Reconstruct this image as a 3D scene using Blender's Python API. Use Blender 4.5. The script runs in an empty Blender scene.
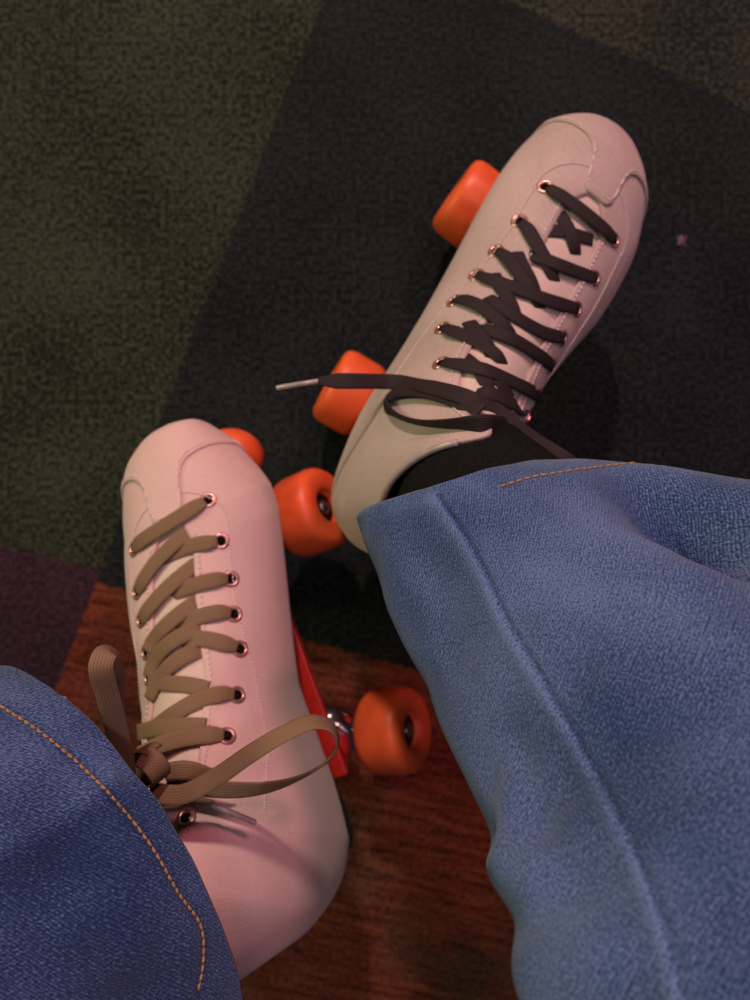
import bpy, bmesh, math, random
import numpy as np
from mathutils import Vector, Matrix
from mathutils.bvhtree import BVHTree
random.seed(4); rng = np.random.default_rng(4)
D = math.radians
scene = bpy.context.scene
C = scene.collection

# ------------------------------------------------------------------ camera
H = 0.605; FPX = 722.0
cd = bpy.data.cameras.new('camera'); cam = bpy.data.objects.new('camera', cd); C.objects.link(cam)
cam.location = (0, 0, H); cam.rotation_euler = (0, 0, 0)
cd.sensor_fit = 'VERTICAL'; cd.sensor_height = 36; cd.sensor_width = 27; cd.lens = FPX * 36 / 1000
cd.clip_start = 0.01
cd.dof.use_dof = True; cd.dof.focus_distance = 0.29; cd.dof.aperture_fstop = 8.5
scene.camera = cam
def ray(px):
    return np.array([(px[0] - 375) / FPX, -(px[1] - 500) / FPX, -1.0])
def at(px, d):
    """the point at depth d (metres below the eye) on the line through a pixel"""
    return np.array([0, 0, H]) + ray(px) * d

# ------------------------------------------------------------------ node materials
def mat(name):
    m = bpy.data.materials.new(name); m.use_nodes = True
    nt = m.node_tree; b = nt.nodes['Principled BSDF']
    return m, nt, b
def N(nt, typ, **kw):
    n = nt.nodes.new(typ)
    for k, v in kw.items():
        if hasattr(n, k): setattr(n, k, v)
        else: n.inputs[k].default_value = v
    return n
def ramp(nt, stops, fac):
    r = nt.nodes.new('ShaderNodeValToRGB'); e = r.color_ramp.elements
    while len(e) < len(stops): e.new(0.5)
    for i, (p, c) in enumerate(stops):
        e[i].position = p; e[i].color = (*c, 1) if len(c) == 3 else c
    nt.links.new(fac, r.inputs[0]); return r.outputs[0]
def simple(name, col, rough=0.6, metal=0.0, noise=None, bump=0.0, scale=300, spec=0.5, sheen=0.0, sss=0.0):
    m, nt, b = mat(name)
    b.inputs['Roughness'].default_value = rough; b.inputs['Metallic'].default_value = metal
    b.inputs['Specular IOR Level'].default_value = spec
    b.inputs['Sheen Weight'].default_value = sheen
    tc = N(nt, 'ShaderNodeTexCoord')
    n = N(nt, 'ShaderNodeTexNoise'); n.inputs['Scale'].default_value = scale; n.inputs['Detail'].default_value = 4
    nt.links.new(tc.outputs['Object'], n.inputs['Vector'])
    c2 = tuple(c * 0.72 for c in col) if noise is None else noise
    nt.links.new(ramp(nt, [(0.32, c2), (0.62, col)], n.outputs['Fac']), b.inputs['Base Color'])
    if bump:
        bp = N(nt, 'ShaderNodeBump'); bp.inputs['Strength'].default_value = bump; bp.inputs['Distance'].default_value = 0.0006
        nt.links.new(n.outputs['Fac'], bp.inputs['Height']); nt.links.new(bp.outputs[0], b.inputs['Normal'])
    return m
def leather(name, col, col2):
    m, nt, b = mat(name)
    tc = N(nt, 'ShaderNodeTexCoord')
    big = N(nt, 'ShaderNodeTexNoise'); big.inputs['Scale'].default_value = 14; big.inputs['Detail'].default_value = 5
    fine = N(nt, 'ShaderNodeTexNoise'); fine.inputs['Scale'].default_value = 700; fine.inputs['Detail'].default_value = 3
    for n in (big, fine): nt.links.new(tc.outputs['Object'], n.inputs['Vector'])
    mix = N(nt, 'ShaderNodeMath', operation='MULTIPLY_ADD'); mix.inputs[1].default_value = 0.35
    nt.links.new(fine.outputs['Fac'], mix.inputs[0]); 
    mm = N(nt, 'ShaderNodeMath', operation='MULTIPLY'); mm.inputs[1].default_value = 0.65
    nt.links.new(big.outputs['Fac'], mm.inputs[0]); nt.links.new(mm.outputs[0], mix.inputs[2])
    nt.links.new(ramp(nt, [(0.35, col2), (0.6, col)], mix.outputs[0]), b.inputs['Base Color'])
    b.inputs['Roughness'].default_value = 0.62; b.inputs['Specular IOR Level'].default_value = 0.35
    b.inputs['Sheen Weight'].default_value = 0.15
    bp = N(nt, 'ShaderNodeBump'); bp.inputs['Strength'].default_value = 0.35; bp.inputs['Distance'].default_value = 0.0006
    nt.links.new(fine.outputs['Fac'], bp.inputs['Height']); nt.links.new(bp.outputs[0], b.inputs['Normal'])
    return m
def denim(name, dark, light, mid):
    m, nt, b = mat(name)
    uv = N(nt, 'ShaderNodeUVMap'); uv.uv_map = 'cloth'
    def mp(sx, sy, rot=0):
        k = N(nt, 'ShaderNodeMapping'); k.inputs['Scale'].default_value = (sx, sy, 1); k.inputs['Rotation'].default_value = (0, 0, rot)
        nt.links.new(uv.outputs[0], k.inputs[0]); return k.outputs[0]
    sp = N(nt, 'ShaderNodeTexNoise'); sp.inputs['Scale'].default_value = 1; sp.inputs['Detail'].default_value = 2.5; sp.inputs['Roughness'].default_value = 0.65
    nt.links.new(mp(750, 1400, 0.35), sp.inputs['Vector'])
    tw = N(nt, 'ShaderNodeTexWave'); tw.wave_type = 'BANDS'; tw.bands_direction = 'X'
    tw.inputs['Scale'].default_value = 1; tw.inputs['Distortion'].default_value = 5; tw.inputs['Detail'].default_value = 2; tw.inputs['Detail Scale'].default_value = 1.2
    nt.links.new(mp(260, 260, 0.62), tw.inputs['Vector'])
    big = N(nt, 'ShaderNodeTexNoise'); big.inputs['Scale'].default_value = 1; big.inputs['Detail'].default_value = 5
    nt.links.new(mp(16, 22), big.inputs['Vector'])
    a = N(nt, 'ShaderNodeMath', operation='MULTIPLY'); a.inputs[1].default_value = 0.74; nt.links.new(sp.outputs['Fac'], a.inputs[0])
    c = N(nt, 'ShaderNodeMath', operation='MULTIPLY_ADD'); c.inputs[1].default_value = 0.10; nt.links.new(tw.outputs['Fac'], c.inputs[0]); nt.links.new(a.outputs[0], c.inputs[2])
    d = N(nt, 'ShaderNodeMath', operation='MULTIPLY_ADD'); d.inputs[1].default_value = 0.30; nt.links.new(big.outputs['Fac'], d.inputs[0]); nt.links.new(c.outputs[0], d.inputs[2])
    wr = N(nt, 'ShaderNodeUVMap'); wr.uv_map = 'wear_tone'; sx = N(nt, 'ShaderNodeSeparateXYZ'); nt.links.new(wr.outputs[0], sx.inputs[0])
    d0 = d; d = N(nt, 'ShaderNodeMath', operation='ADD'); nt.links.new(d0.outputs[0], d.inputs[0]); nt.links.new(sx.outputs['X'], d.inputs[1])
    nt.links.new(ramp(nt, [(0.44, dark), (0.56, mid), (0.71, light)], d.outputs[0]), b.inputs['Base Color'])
    b.inputs['Roughness'].default_value = 0.9; b.inputs['Specular IOR Level'].default_value = 0.15; b.inputs['Sheen Weight'].default_value = 0.2
    bp = N(nt, 'ShaderNodeBump'); bp.inputs['Strength'].default_value = 0.5; bp.inputs['Distance'].default_value = 0.0008
    nt.links.new(c.outputs[0], bp.inputs['Height']); nt.links.new(bp.outputs[0], b.inputs['Normal'])
    return m
M = {}
M['leather'] = leather('pale_leather', (0.70, 0.45, 0.41), (0.60, 0.375, 0.34))
M['leather_r'] = leather('greyish_leather', (0.54, 0.38, 0.345), (0.36, 0.27, 0.235))  # darker, greyer leather tone of the right boot
M['tongue'] = leather('tongue_leather', (0.66, 0.50, 0.42), (0.58, 0.43, 0.36))
M['trim'] = simple('collar_binding', (0.45, 0.34, 0.33), 0.3, scale=200, bump=0.2)
M['thread'] = simple('stitch_thread', (0.80, 0.62, 0.60), 0.8, scale=900)
M['lining'] = simple('boot_lining', (0.05, 0.04, 0.04), 0.9, scale=500)
def lace_mat(name, col, dark):
    m, nt, b = mat(name)
    uv = N(nt, 'ShaderNodeUVMap'); uv.uv_map = 'cloth'
    w = N(nt, 'ShaderNodeTexWave'); w.bands_direction = 'Y'; w.inputs['Scale'].default_value = 260; w.inputs['Distortion'].default_value = 0.4
    w2 = N(nt, 'ShaderNodeTexWave'); w2.bands_direction = 'DIAGONAL'; w2.inputs['Scale'].default_value = 420; w2.inputs['Distortion'].default_value = 1
    for k in (w, w2): nt.links.new(uv.outputs[0], k.inputs['Vector'])
    a = N(nt, 'ShaderNodeMath', operation='MULTIPLY_ADD'); a.inputs[1].default_value = 0.6
    nt.links.new(w.outputs['Fac'], a.inputs[0])
    a2 = N(nt, 'ShaderNodeMath', operation='MULTIPLY'); a2.inputs[1].default_value = 0.4; nt.links.new(w2.outputs['Fac'], a2.inputs[0]); nt.links.new(a2.outputs[0], a.inputs[2])
    nt.links.new(ramp(nt, [(0.1, dark), (0.8, col)], a.outputs[0]), b.inputs['Base Color'])
    b.inputs['Roughness'].default_value = 0.75; b.inputs['Specular IOR Level'].default_value = 0.25
    bp = N(nt, 'ShaderNodeBump'); bp.inputs['Strength'].default_value = 0.4; bp.inputs['Distance'].default_value = 0.0004
    nt.links.new(a.outputs[0], bp.inputs['Height']); nt.links.new(bp.outputs[0], b.inputs['Normal'])
    return m
M['lace_tan'] = lace_mat('tan_lace', (0.255, 0.152, 0.085), (0.165, 0.095, 0.052))
M['lace_dark'] = lace_mat('dark_lace', (0.032, 0.019, 0.020), (0.016, 0.010, 0.010))
M['aglet'] = simple('aglet_plastic', (0.42, 0.32, 0.31), 0.25, scale=200)
M['eyelet'] = simple('copper_eyelet', (0.72, 0.36, 0.32), 0.28, 0.75, scale=200)
M['hole'] = simple('eyelet_hole', (0.010, 0.006, 0.006), 1.0, spec=0.0)
M['sole'] = simple('black_sole', (0.02, 0.018, 0.018), 0.5)
M['red'] = simple('red_plate', (0.62, 0.022, 0.014), 0.35, noise=(0.50, 0.018, 0.012), scale=60)
M['cushion'] = simple('red_cushion', (0.60, 0.02, 0.02), 0.35, scale=60)
M['chrome'] = simple('truck_metal', (0.42, 0.35, 0.38), 0.22, 0.95, scale=40)
M['dark_metal'] = simple('bearing_metal', (0.05, 0.035, 0.045), 0.35, 0.8, scale=100)
def urethane():
    m, nt, b = mat('orange_urethane')
    tc = N(nt, 'ShaderNodeTexCoord')
    n = N(nt, 'ShaderNodeTexNoise'); n.inputs['Scale'].default_value = 45; n.inputs['Detail'].default_value = 6
    nt.links.new(tc.outputs['Object'], n.inputs['Vector'])
    nt.links.new(ramp(nt, [(0.3, (0.66, 0.085, 0.022)), (0.6, (0.86, 0.125, 0.032))], n.outputs['Fac']), b.inputs['Base Color'])
    b.inputs['Roughness'].default_value = 0.42; b.inputs['Specular IOR Level'].default_value = 0.4
    b.inputs['Subsurface Weight'].default_value = 0.12; b.inputs['Subsurface Radius'].default_value = (0.006, 0.002, 0.001)
    b.inputs['Subsurface Scale'].default_value = 1.0
    return m
M['orange'] = urethane()
M['denim_r'] = denim('blue_denim', (0.009, 0.022, 0.065), (0.122, 0.175, 0.345), (0.029, 0.056, 0.145))
M['denim_l'] = M['denim_r']
M['orange_thread'] = simple('orange_thread', (0.40, 0.22, 0.09), 0.8, noise=(0.26, 0.12, 0.045), scale=900)
M['sock'] = simple('black_sock', (0.010, 0.009, 0.009), 0.95, noise=(0.004, 0.0035, 0.0035), bump=0.8, scale=900, spec=0.1)
M['skin'] = simple('skin', (0.55, 0.33, 0.25), 0.55, scale=120)
M['lint'] = simple('lint', (0.30, 0.20, 0.22), 0.9)

# ------------------------------------------------------------------ mesh helpers (numpy, world space -> object space)
def link(name, verts, faces, m, parent=None, smooth=True, uvs=None, origin=None):
    """one mesh object from world-space verts; its local frame is the parent's (or the given origin)"""
    verts = np.asarray(verts, float)
    if parent is not None:
        inv = np.array(world(parent).inverted())
        verts = verts @ inv[:3, :3].T + inv[:3, 3]
    elif origin is not None:
        verts = verts - np.array(origin)
    me = bpy.data.meshes.new(name); me.from_pydata(verts.tolist(), [], [list(map(int, f)) for f in faces])
    if uvs is not None:
        l = me.uv_layers.new(name='cloth')
        idx = np.empty(len(me.loops), dtype=np.int64); me.loops.foreach_get('vertex_index', idx)
        uvs = np.asarray(uvs, float)
        l.data.foreach_set('uv', uvs[idx][:, :2].ravel())
        if uvs.shape[1] == 3:      # worn pale areas and darker strokes in the cloth colour
            l2 = me.uv_layers.new(name='wear_tone'); q = uvs[idx][:, 2]; l2.data.foreach_set('uv', np.stack([q, q * 0], -1).ravel())
    bm = bmesh.new(); bm.from_mesh(me)
    bmesh.ops.remove_doubles(bm, verts=bm.verts, dist=1e-6)
    bmesh.ops.recalc_face_normals(bm, faces=bm.faces)
    bm.to_mesh(me); bm.free()
    me.materials.append(m)
    if smooth: me.polygons.foreach_set('use_smooth', [True] * len(me.polygons))
    o = bpy.data.objects.new(name, me); C.objects.link(o)
    if parent is not None: o.parent = parent
    elif origin is not None: o.location = origin
    return o
def world(o):
    m = Matrix.LocRotScale(o.location, o.rotation_euler, o.scale)
    return world(o.parent) @ m if o.parent else m
def shade_edges(o, ang=40):
    md = o.modifiers.new('bevel', 'BEVEL'); md.width = 0.0006; md.segments = 2; md.limit_method = 'ANGLE'; md.angle_limit = D(ang)
    return o
class Acc:
    def __init__(s): s.v = []; s.f = []; s.u = []; s.n = 0
    def add(s, v, f, u=None):
        v = np.asarray(v, float); s.v.append(v); s.f += [[i + s.n for i in q] for q in f]
        s.u.append(np.zeros((len(v), 2)) if u is None else np.asarray(u, float)); s.n += len(v)
    def link(s, name, m, parent=None, **k):
        return link(name, np.vstack(s.v), s.f, m, parent, uvs=np.vstack(s.u), **k)
def grid_faces(n, m, closed=False):
    f = []
    mm = m if closed else m - 1
    for i in range(n - 1):
        for j in range(mm):
            j2 = (j + 1) % m
            f.append([i * m + j, i * m + j2, (i + 1) * m + j2, (i + 1) * m + j])
    return f
def spline(P, n, closed=False):
    """smooth curve through points (Catmull-Rom, chord length), n samples; works on any row width"""
    P = np.asarray(P, float)
    if len(P) == 2: t = np.linspace(0, 1, n)[:, None]; return P[0] * (1 - t) + P[1] * t
    e0 = 2 * P[0] - P[1]; e1 = 2 * P[-1] - P[-2]
    Q = np.vstack([e0, P, e1]); k = min(3, P.shape[1])
    seg = np.maximum(np.linalg.norm(np.diff(P[:, :k], axis=0), axis=1), 1e-6) ** 0.5
    t = np.concatenate([[0], np.cumsum(seg)]); T = np.concatenate([[-seg[0]], t, [t[-1] + seg[-1]]])
    out = []
    for s in np.linspace(0, t[-1], n):
        i = min(np.searchsorted(t, s, 'right') - 1, len(P) - 2)
        t0, t1, t2, t3 = T[i:i + 4]; p0, p1, p2, p3 = Q[i:i + 4]
        a1 = (t1 - s) / (t1 - t0) * p0 + (s - t0) / (t1 - t0) * p1
        a2 = (t2 - s) / (t2 - t1) * p1 + (s - t1) / (t2 - t1) * p2
        a3 = (t3 - s) / (t3 - t2) * p2 + (s - t2) / (t3 - t2) * p3
        b1 = (t2 - s) / (t2 - t0) * a1 + (s - t0) / (t2 - t0) * a2
        b2 = (t3 - s) / (t3 - t1) * a2 + (s - t1) / (t3 - t1) * a3
        out.append((t2 - s) / (t2 - t1) * b1 + (s - t1) / (t2 - t1) * b2)
    return np.array(out)
def unit(a):
    a = np.asarray(a, float); return a / np.maximum(np.linalg.norm(a, axis=-1, keepdims=True), 1e-12)
def lathe(axis_o, axis_d, prof, n=40):
    """solid of revolution: prof = (along, radius) rows"""
    d = unit(axis_d); a = unit(np.cross(d, [0.31, 0.2, 0.9])); b = np.cross(d, a)
    th = np.linspace(0, 2 * math.pi, n, endpoint=False)
    V = []
    for (s, r) in prof:
        V.append(np.asarray(axis_o) + d * s + r * (np.cos(th)[:, None] * a + np.sin(th)[:, None] * b))
    return np.vstack(V), grid_faces(len(prof), n, True)
def rod(p, q, r, n=16, cap=0.25):
    p = np.asarray(p, float); q = np.asarray(q, float); L = np.linalg.norm(q - p)
    return lathe(p, q - p, [(0, 0), (0, r * (1 - cap)), (r * cap, r), (L - r * cap, r), (L, r * (1 - cap)), (L, 0)], n)
def tube(P, r, n=10, caps=True):
    P = np.asarray(P, float); T = unit(np.gradient(P, axis=0))
    up = np.array([0, 0, 1.0]) if abs(T[0][2]) < 0.9 else np.array([1.0, 0, 0])
    a = unit(np.cross(T[0], up)); V = []; th = np.linspace(0, 2 * math.pi, n, endpoint=False)
    r = np.broadcast_to(r, (len(P),))
    for i in range(len(P)):
        a = unit(a - T[i] * (a @ T[i])); b = np.cross(T[i], a)
        V.append(P[i] + r[i] * (np.cos(th)[:, None] * a + np.sin(th)[:, None] * b))
    f = grid_faces(len(P), n, True)
    if caps:
        f.append(list(range(n))); f.append([(len(P) - 1) * n + j for j in range(n)])
    return np.vstack(V), f
def ribbon(P, Nrm, w, th=0.0013):
    """flat woven lace: path P, face normals Nrm, width w (scalar or per point)"""
    P = np.asarray(P, float); T = unit(np.gradient(P, axis=0)); Nn = unit(Nrm - T * (Nrm * T).sum(1)[:, None]); S = np.cross(T, Nn)
    w = np.broadcast_to(w, (len(P),))
    prof = [(-.5, 0), (-.46, .42), (-.3, .5), (-.1, .56), (.1, .56), (.3, .5), (.46, .42), (.5, 0), (.46, -.42), (.2, -.5), (-.2, -.5), (-.46, -.42)]
    V = []; U = []; L = np.concatenate([[0], np.cumsum(np.linalg.norm(np.diff(P, axis=0), axis=1))])
    for i in range(len(P)):
        for a, b in prof:
            V.append(P[i] + S[i] * a * w[i] + Nn[i] * b * th); U.append((L[i], a * w[i]))
    n = len(prof); f = grid_faces(len(P), n, True)
    f.append(list(range(n))); f.append([(len(P) - 1) * n + j for j in range(n)])
    return np.array(V), f, np.array(U)

def weld(V, f):
    key = {}; idx = []; out = []
    for v in np.asarray(V):
        k = tuple(np.round(v, 7)); 
        if k not in key: key[k] = len(out); out.append(v)
        idx.append(key[k])
    ff = []
    for q in f:
        r = []
        for i in q:
            j = idx[i]
            if j not in r: r.append(j)
        if len(r) > 2: ff.append(r)
    return np.array(out), ff, idx
def shell(name, V, f, Vin, m, parent, uvs=None):
    """closed sheet with real thickness between the outer and the inner surface"""
    V = np.asarray(V); Vin = np.asarray(Vin)
    W_, ff, idx = weld(V, f); n = len(W_); Wi = np.zeros_like(W_); U = np.zeros((n, 2))
    for i, j in enumerate(idx):
        Wi[j] = Vin[i]
        if uvs is not None: U[j] = uvs[i]
    ec = {}
    for q in ff:
        for a, b in zip(q, q[1:] + q[:1]): ec.setdefault((min(a, b), max(a, b)), []).append((a, b))
    F2 = ff + [[i + n for i in q[::-1]] for q in ff]
    for k, e in ec.items():
        if len(e) == 1: a, b = e[0]; F2.append([b, a, a + n, b + n])
    return link(name, np.vstack([W_, Wi]), F2, m, parent, uvs=np.vstack([U, U]) if uvs is not None else None)
def rz(a): c, s = math.cos(a), math.sin(a); return np.array([[c, -s, 0], [s, c, 0], [0, 0, 1.]])
def rx(a): c, s = math.cos(a), math.sin(a); return np.array([[1., 0, 0], [0, c, -s], [0, s, c]])
def ry(a): c, s = math.cos(a), math.sin(a); return np.array([[c, 0, s], [0, 1., 0], [-s, 0, c]])

# ------------------------------------------------------------------ the boot as a fan of sections (mm): By Bz Ty Tz halfwidth centre-x nTop
SECT = np.array([
    [169, 76, 169, 82, 3, 0, 2.0],
    [167, 68, 166, 91, 17, 0, 2.0],
    [162, 62, 159, 99, 27, 0, 2.0],
    [152, 57, 148, 107, 37.5, -1, 2.0],
    [136, 55, 131, 114, 46, -3, 2.05],
    [112, 54, 107, 121, 52, -6, 2.05],
    [82, 54, 80, 129, 53, -9, 2.0],
    [50, 55, 52, 139, 51, -11, 1.95],
    [16, 60, 24, 152, 46, -9, 1.9],
    [-20, 66, 2, 166, 41, -6, 1.9],
    [-56, 70, -16, 181, 39.5, -4, 1.9],
    [-92, 73, -31, 197, 39, -2, 1.95],
    [-126, 78, -42, 211, 37, -2, 2.0],
    [-146, 92, -50, 224, 35, -2, 2.0],
    [-151, 120, -55, 236, 34, -4, 2.0],
    [-147, 143, -58, 246, 34, -7, 2.05],
    [-142, 166, -61, 256, 36, -11, 2.1],
    [-137, 188, -65, 263, 38, -15, 2.1]])
NS = len(SECT)
import functools
@functools.lru_cache(maxsize=None)
def section_at(u):
    """u in 0..NS-1 -> interpolated row"""
    u = float(np.clip(u, 0, NS - 1)); i = min(int(u), NS - 2); t = u - i
    p0 = SECT[max(i - 1, 0)]; p1 = SECT[i]; p2 = SECT[i + 1]; p3 = SECT[min(i + 2, NS - 1)]
    return 0.5 * ((2 * p1) + (-p0 + p2) * t + (2 * p0 - 5 * p1 + 4 * p2 - p3) * t * t + (-p0 + 3 * p1 - 3 * p2 + p3) * t ** 3)
def boot_pt(u, th, off=0.0):
    """th measured from the top centre line, + = inner side; returns local metres (x inner)"""
    r = section_at(u)
    B = np.array([0, r[0], r[1]]); Tt = np.array([0, r[2], r[3]]); L = np.linalg.norm(Tt - B); n = (Tt - B) / L
    f = 0.40 if u < 10 else 0.40 + 0.1 * min((u - 10) / 4, 1)
    nb = 3.2 if u < 10 else 3.2 - 1.2 * min((u - 10) / 4, 1)
    c, s = math.cos(th), math.sin(th)
    if c >= 0: p = 2 / r[6]; h = (1 - f) * L
    else: p = 2 / nb; h = f * L
    x = r[5] + r[4] * math.copysign(abs(s) ** p, s)
    z = h * math.copysign(abs(c) ** p, c)
    P = B + n * (f * L + z); P[0] = x
    if u < 3: P = P
    return P * 0.001

class Skate:
    def __init__(s, name, T, yaw, pitch, troll, broll, steer, side, yoff, label, leath):
        s.side = side; s.T = np.array(T) + [0, 0, H]; s.leath = leath
        s.MT = rz(D(yaw)) @ rx(D(pitch)) @ ry(D(troll)); s.MB = rz(D(yaw)) @ rx(D(pitch)) @ ry(D(broll)); s.steer = steer; s.yoff = yoff
        s.root = bpy.data.objects.new(name, None); C.objects.link(s.root)
        s.root.location = (T[0], T[1], 0); s.root.rotation_euler = (0, 0, D(yaw))
        s.root.empty_display_size = 0.1
        s.root['label'] = label; s.root['category'] = 'roller skate'; s.root['group'] = 'quad roller skates on the feet'
    def W(s, p):      # boot-local (x inner) metres -> world
        p = np.asarray(p, float) * [s.side, 1, 1] + [0, s.yoff, 0]
        return s.T + p @ s.MB.T
    def WT(s, p):     # truck frame
        return s.T + (np.asarray(p, float) * [s.side, 1, 1]) @ s.MT.T
    def tweak(s, u, P):
        dx = np.interp(u, [0, 2.5, 5, 7, 9, 11, 12, 14, 17], s.lean); dy = np.interp(u, [0, 12, 17], s.back); dz = np.interp(u, [0, 13, 17], s.rise)
        dx -= s.bulge * np.interp(u, [7.5, 9.5, 13, 16], [0, 1, 1, 0]) * float(np.clip(-P[0] / .030, 0, 1))     # the ankle swells to the outer side
        if s.side > 0: dx -= np.interp(u, [.6, 1.5, 3, 4.2, 5.6], [0, 5, 7, 5, 0]) * float(np.clip(P[0] / .040, 0, 1))
        return P + np.array([dx, dy, dz]) * .001
    def surf(s, u, th, off=0.0):
 
        e = 1e-3; th = th + s.twist * np.interp(u, [8.5, 11, 12.5, 17], [0, .5, .85, 1])
        P = boot_pt(u, th); 
        if off:
            a = boot_pt(min(u + .02, NS - 1), th) - boot_pt(max(u - .02, 0), th); b = boot_pt(u, th + e) - boot_pt(u, th - e)
            n = unit(np.cross(a, b)); 
            r = section_at(u); c = np.array([r[5], (r[0] + r[2]) / 2, (r[1] + r[3]) / 2]) * .001
            if n @ (P - c) < 0: n = -n
            P = P + n * off
        return s.W(s.tweak(u, P))
    def patch(s, us, thf, m, off):
        """grid: us list, thf(u, t) -> theta for t in 0..1"""
        V = np.array([[s.surf(u, thf(u, t), off) for t in np.linspace(0, 1, m)] for u in us])
        return V.reshape(-1, 3), grid_faces(len(us), m)
U_TH = 4.95      # throat starts here
def throat_half(u):   # millimetres of half opening
    if u < U_TH: return 0.0
    k = (u - U_TH)
    return 14.0 * math.sqrt(min(k / 0.7, 1)) + min(k, 5) * 0.6 - max(0, k - 6) * .5 + max(0, u - 15.9) ** 2 * 11
def throat_th(u):
    r = section_at(u); q = min(throat_half(u) / r[4], 0.95)
    return math.asin(q ** (r[6] / 2))
def solidify(o, t, off=-1):
    md = o.modifiers.new('thick', 'SOLIDIFY'); md.thickness = t; md.offset = off; md.use_even_offset = False
    return o

def build_boot(s):
    # shell of the boot, open along the throat and at the collar
    us = np.concatenate([np.linspace(0, 4.9, 60), np.linspace(4.94, 5.6, 14), np.linspace(5.7, NS - 1, 100)])
    V, f = s.patch(us, lambda u, t: throat_th(u) + (2 * math.pi - 2 * throat_th(u)) * t, 120, 0.0)
    Vi, _ = s.patch(us, lambda u, t: throat_th(u) + (2 * math.pi - 2 * throat_th(u)) * t, 120, -0.0022)
    shell('upper', V, f, Vi, s.leath, s.root)
    s.bvh_up = BVHTree.FromPolygons([tuple(v) for v in V], f)
    # tongue under the throat
    us = np.linspace(4.6, NS - (3.4 if s.side < 0 else 2.0), 60)
    def tth(u, t):
        r = section_at(min(u, NS - 1)); q = min((throat_half(max(u, 5.2)) + 9) / r[4], .93)
        k = math.asin(q ** (r[6] / 2)); return -k + 2 * k * t
    V, Vi = [np.array([[s.surf(min(u, NS - 1), tth(u, t), o_ + 0.0012 * math.sin(t * math.pi)) + (s.MB @ np.array([0, .1, 1])) * max(u - NS + 1, 0) * .03 for t in np.linspace(0, 1, 24)] for u in us]).reshape(-1, 3) for o_ in (-.0026, -.0052)]
    f = grid_faces(len(us), 24); shell('tongue', V, f, Vi, M['tongue'], s.root)
    s.bvh_tg = BVHTree.FromPolygons([tuple(v) for v in V], f)
    # toe cap with a strap running back to the throat
    def edge_u(th):
        a = abs((th + math.pi) % (2 * math.pi) - math.pi)      # from the top line
        a = math.degrees(a)
        inner = th % (2 * math.pi) < math.pi
        pts = [(0, 5.0), (7, 5.0), (10, 4.85), (12, 4.4), (15, 4.0), (20, 3.68), (28, 3.45), (42, 3.32), (56, 3.28), (72, 3.35), (90, 3.5), (110, 3.8), (180, 4.7)] if inner else [(0, 5.0), (9, 5.0), (12.5, 4.85), (14.5, 4.4), (17, 4.0), (22, 3.68), (30, 3.48), (42, 3.40), (56, 3.46), (72, 3.8), (90, 4.3), (110, 4.6), (180, 4.7)]
        return float(np.interp(a, [p[0] for p in pts], [p[1] for p in pts]))
    tt = np.linspace(0, 2 * math.pi, 260, endpoint=False)
    V, Vi = [np.array([[s.surf(edge_u(t) * k, t, o_) for t in tt] for k in np.linspace(0.0, 1, 50)]).reshape(-1, 3) for o_ in (.0014, -.0003)]
    shell('toe_cap', V, grid_faces(50, 260, True), Vi, s.leath, s.root)
    # rows of stitches
    st = Acc()
    def stitch(fn, a, b, n, r=0.0005, gap=0.35, off=0.0004):
        ts = np.linspace(a, b, n * 4 + 1)
        P = np.array([s.surf(*fn(t), off) for t in ts])
        for k in range(n):
            v, q = tube(P[k * 4:k * 4 + 4], [r * .5, r, r, r * .5], 6); st.add(v, q)
    def xoff(u, mm):  # theta at mm beyond the throat edge
        r = section_at(u); q = min((throat_half(max(u, U_TH)) + mm) / r[4], 0.985); return math.asin(q ** (r[6] / 2))
    for sg in (1, -1):
        stitch(lambda t: (t, sg * xoff(t, 3.0)), 5.4, NS - 2.2, 90)
        stitch(lambda t: (t, sg * xoff(t, 20.0)), 5.6, NS - 6.5, 80)
        stitch(lambda t: (4.35 + 1.25 * (1 - math.cos(t)) , sg * (math.sin(t) * xoff(5.6, 21.0))), 0.25, math.pi / 2, 22)
    # edge of the cap
    stitch(lambda t: (edge_u(t) - .16, t), -1.9, 1.9, 110, off=0.0016)
    st.link('stitching', M['thread'], s.root)
    # bound collar edge
    th = np.linspace(throat_th(NS - 1) + .06, 2 * math.pi - throat_th(NS - 1) - .06, 90)
    P = np.array([s.surf(NS - 1, t, -0.0008) for t in th]); v, f = tube(P, 0.0017, 10)
    link('collar_trim', v, f, M['trim'], s.root)
    # sole and heel
    def slab(y0, y1, z0, z1, grow, name):
        n = 40; ys = np.linspace(y0, y1, n); rows = []
        us_ = np.linspace(1.0, 13, 400); By = np.array([section_at(u)[0] for u in us_]); Hw = np.array([section_at(u)[4] for u in us_]); Cx = np.array([section_at(u)[5] for u in us_])
        L = []; R = []
        for y in ys:
            k = np.argmin(abs(By - y)); e = min(1, math.sqrt(max(1e-3, (y - (y0 - 1)) / 22))) * min(1, math.sqrt(max(1e-3, ((y1 + 1) - y) / 30)))
            hw = (Hw[k] * (.68 if y1 > 0 else .5) + grow) * e; cx = Cx[k] + s.tweak(us_[k], np.zeros(3))[0] * 1000 - (2 if us_[k] > 6 else 0)
            L.append((cx - hw, y)); R.append((cx + hw, y))
        loop = L + R[::-1]; m = len(loop)
        zt = lambda y, z: z if not callable(z) else z(y)
        V = [(x, y, zt(y, z0)) for x, y in loop] + [(x, y, zt(y, z1)) for x, y in loop]
        f = [list(range(m)), list(range(m, 2 * m))] + [[i, (i + 1) % m, m + (i + 1) % m, m + i] for i in range(m)]
        o = link(name, s.W(np.array(V) * .001), f, M['sole'], s.root, smooth=False); shade_edges(o)
    bot = lambda y: float(np.interp(y, [-150, -90, -20, 50, 168], [77, 72, 65, 54, 60]))
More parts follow.
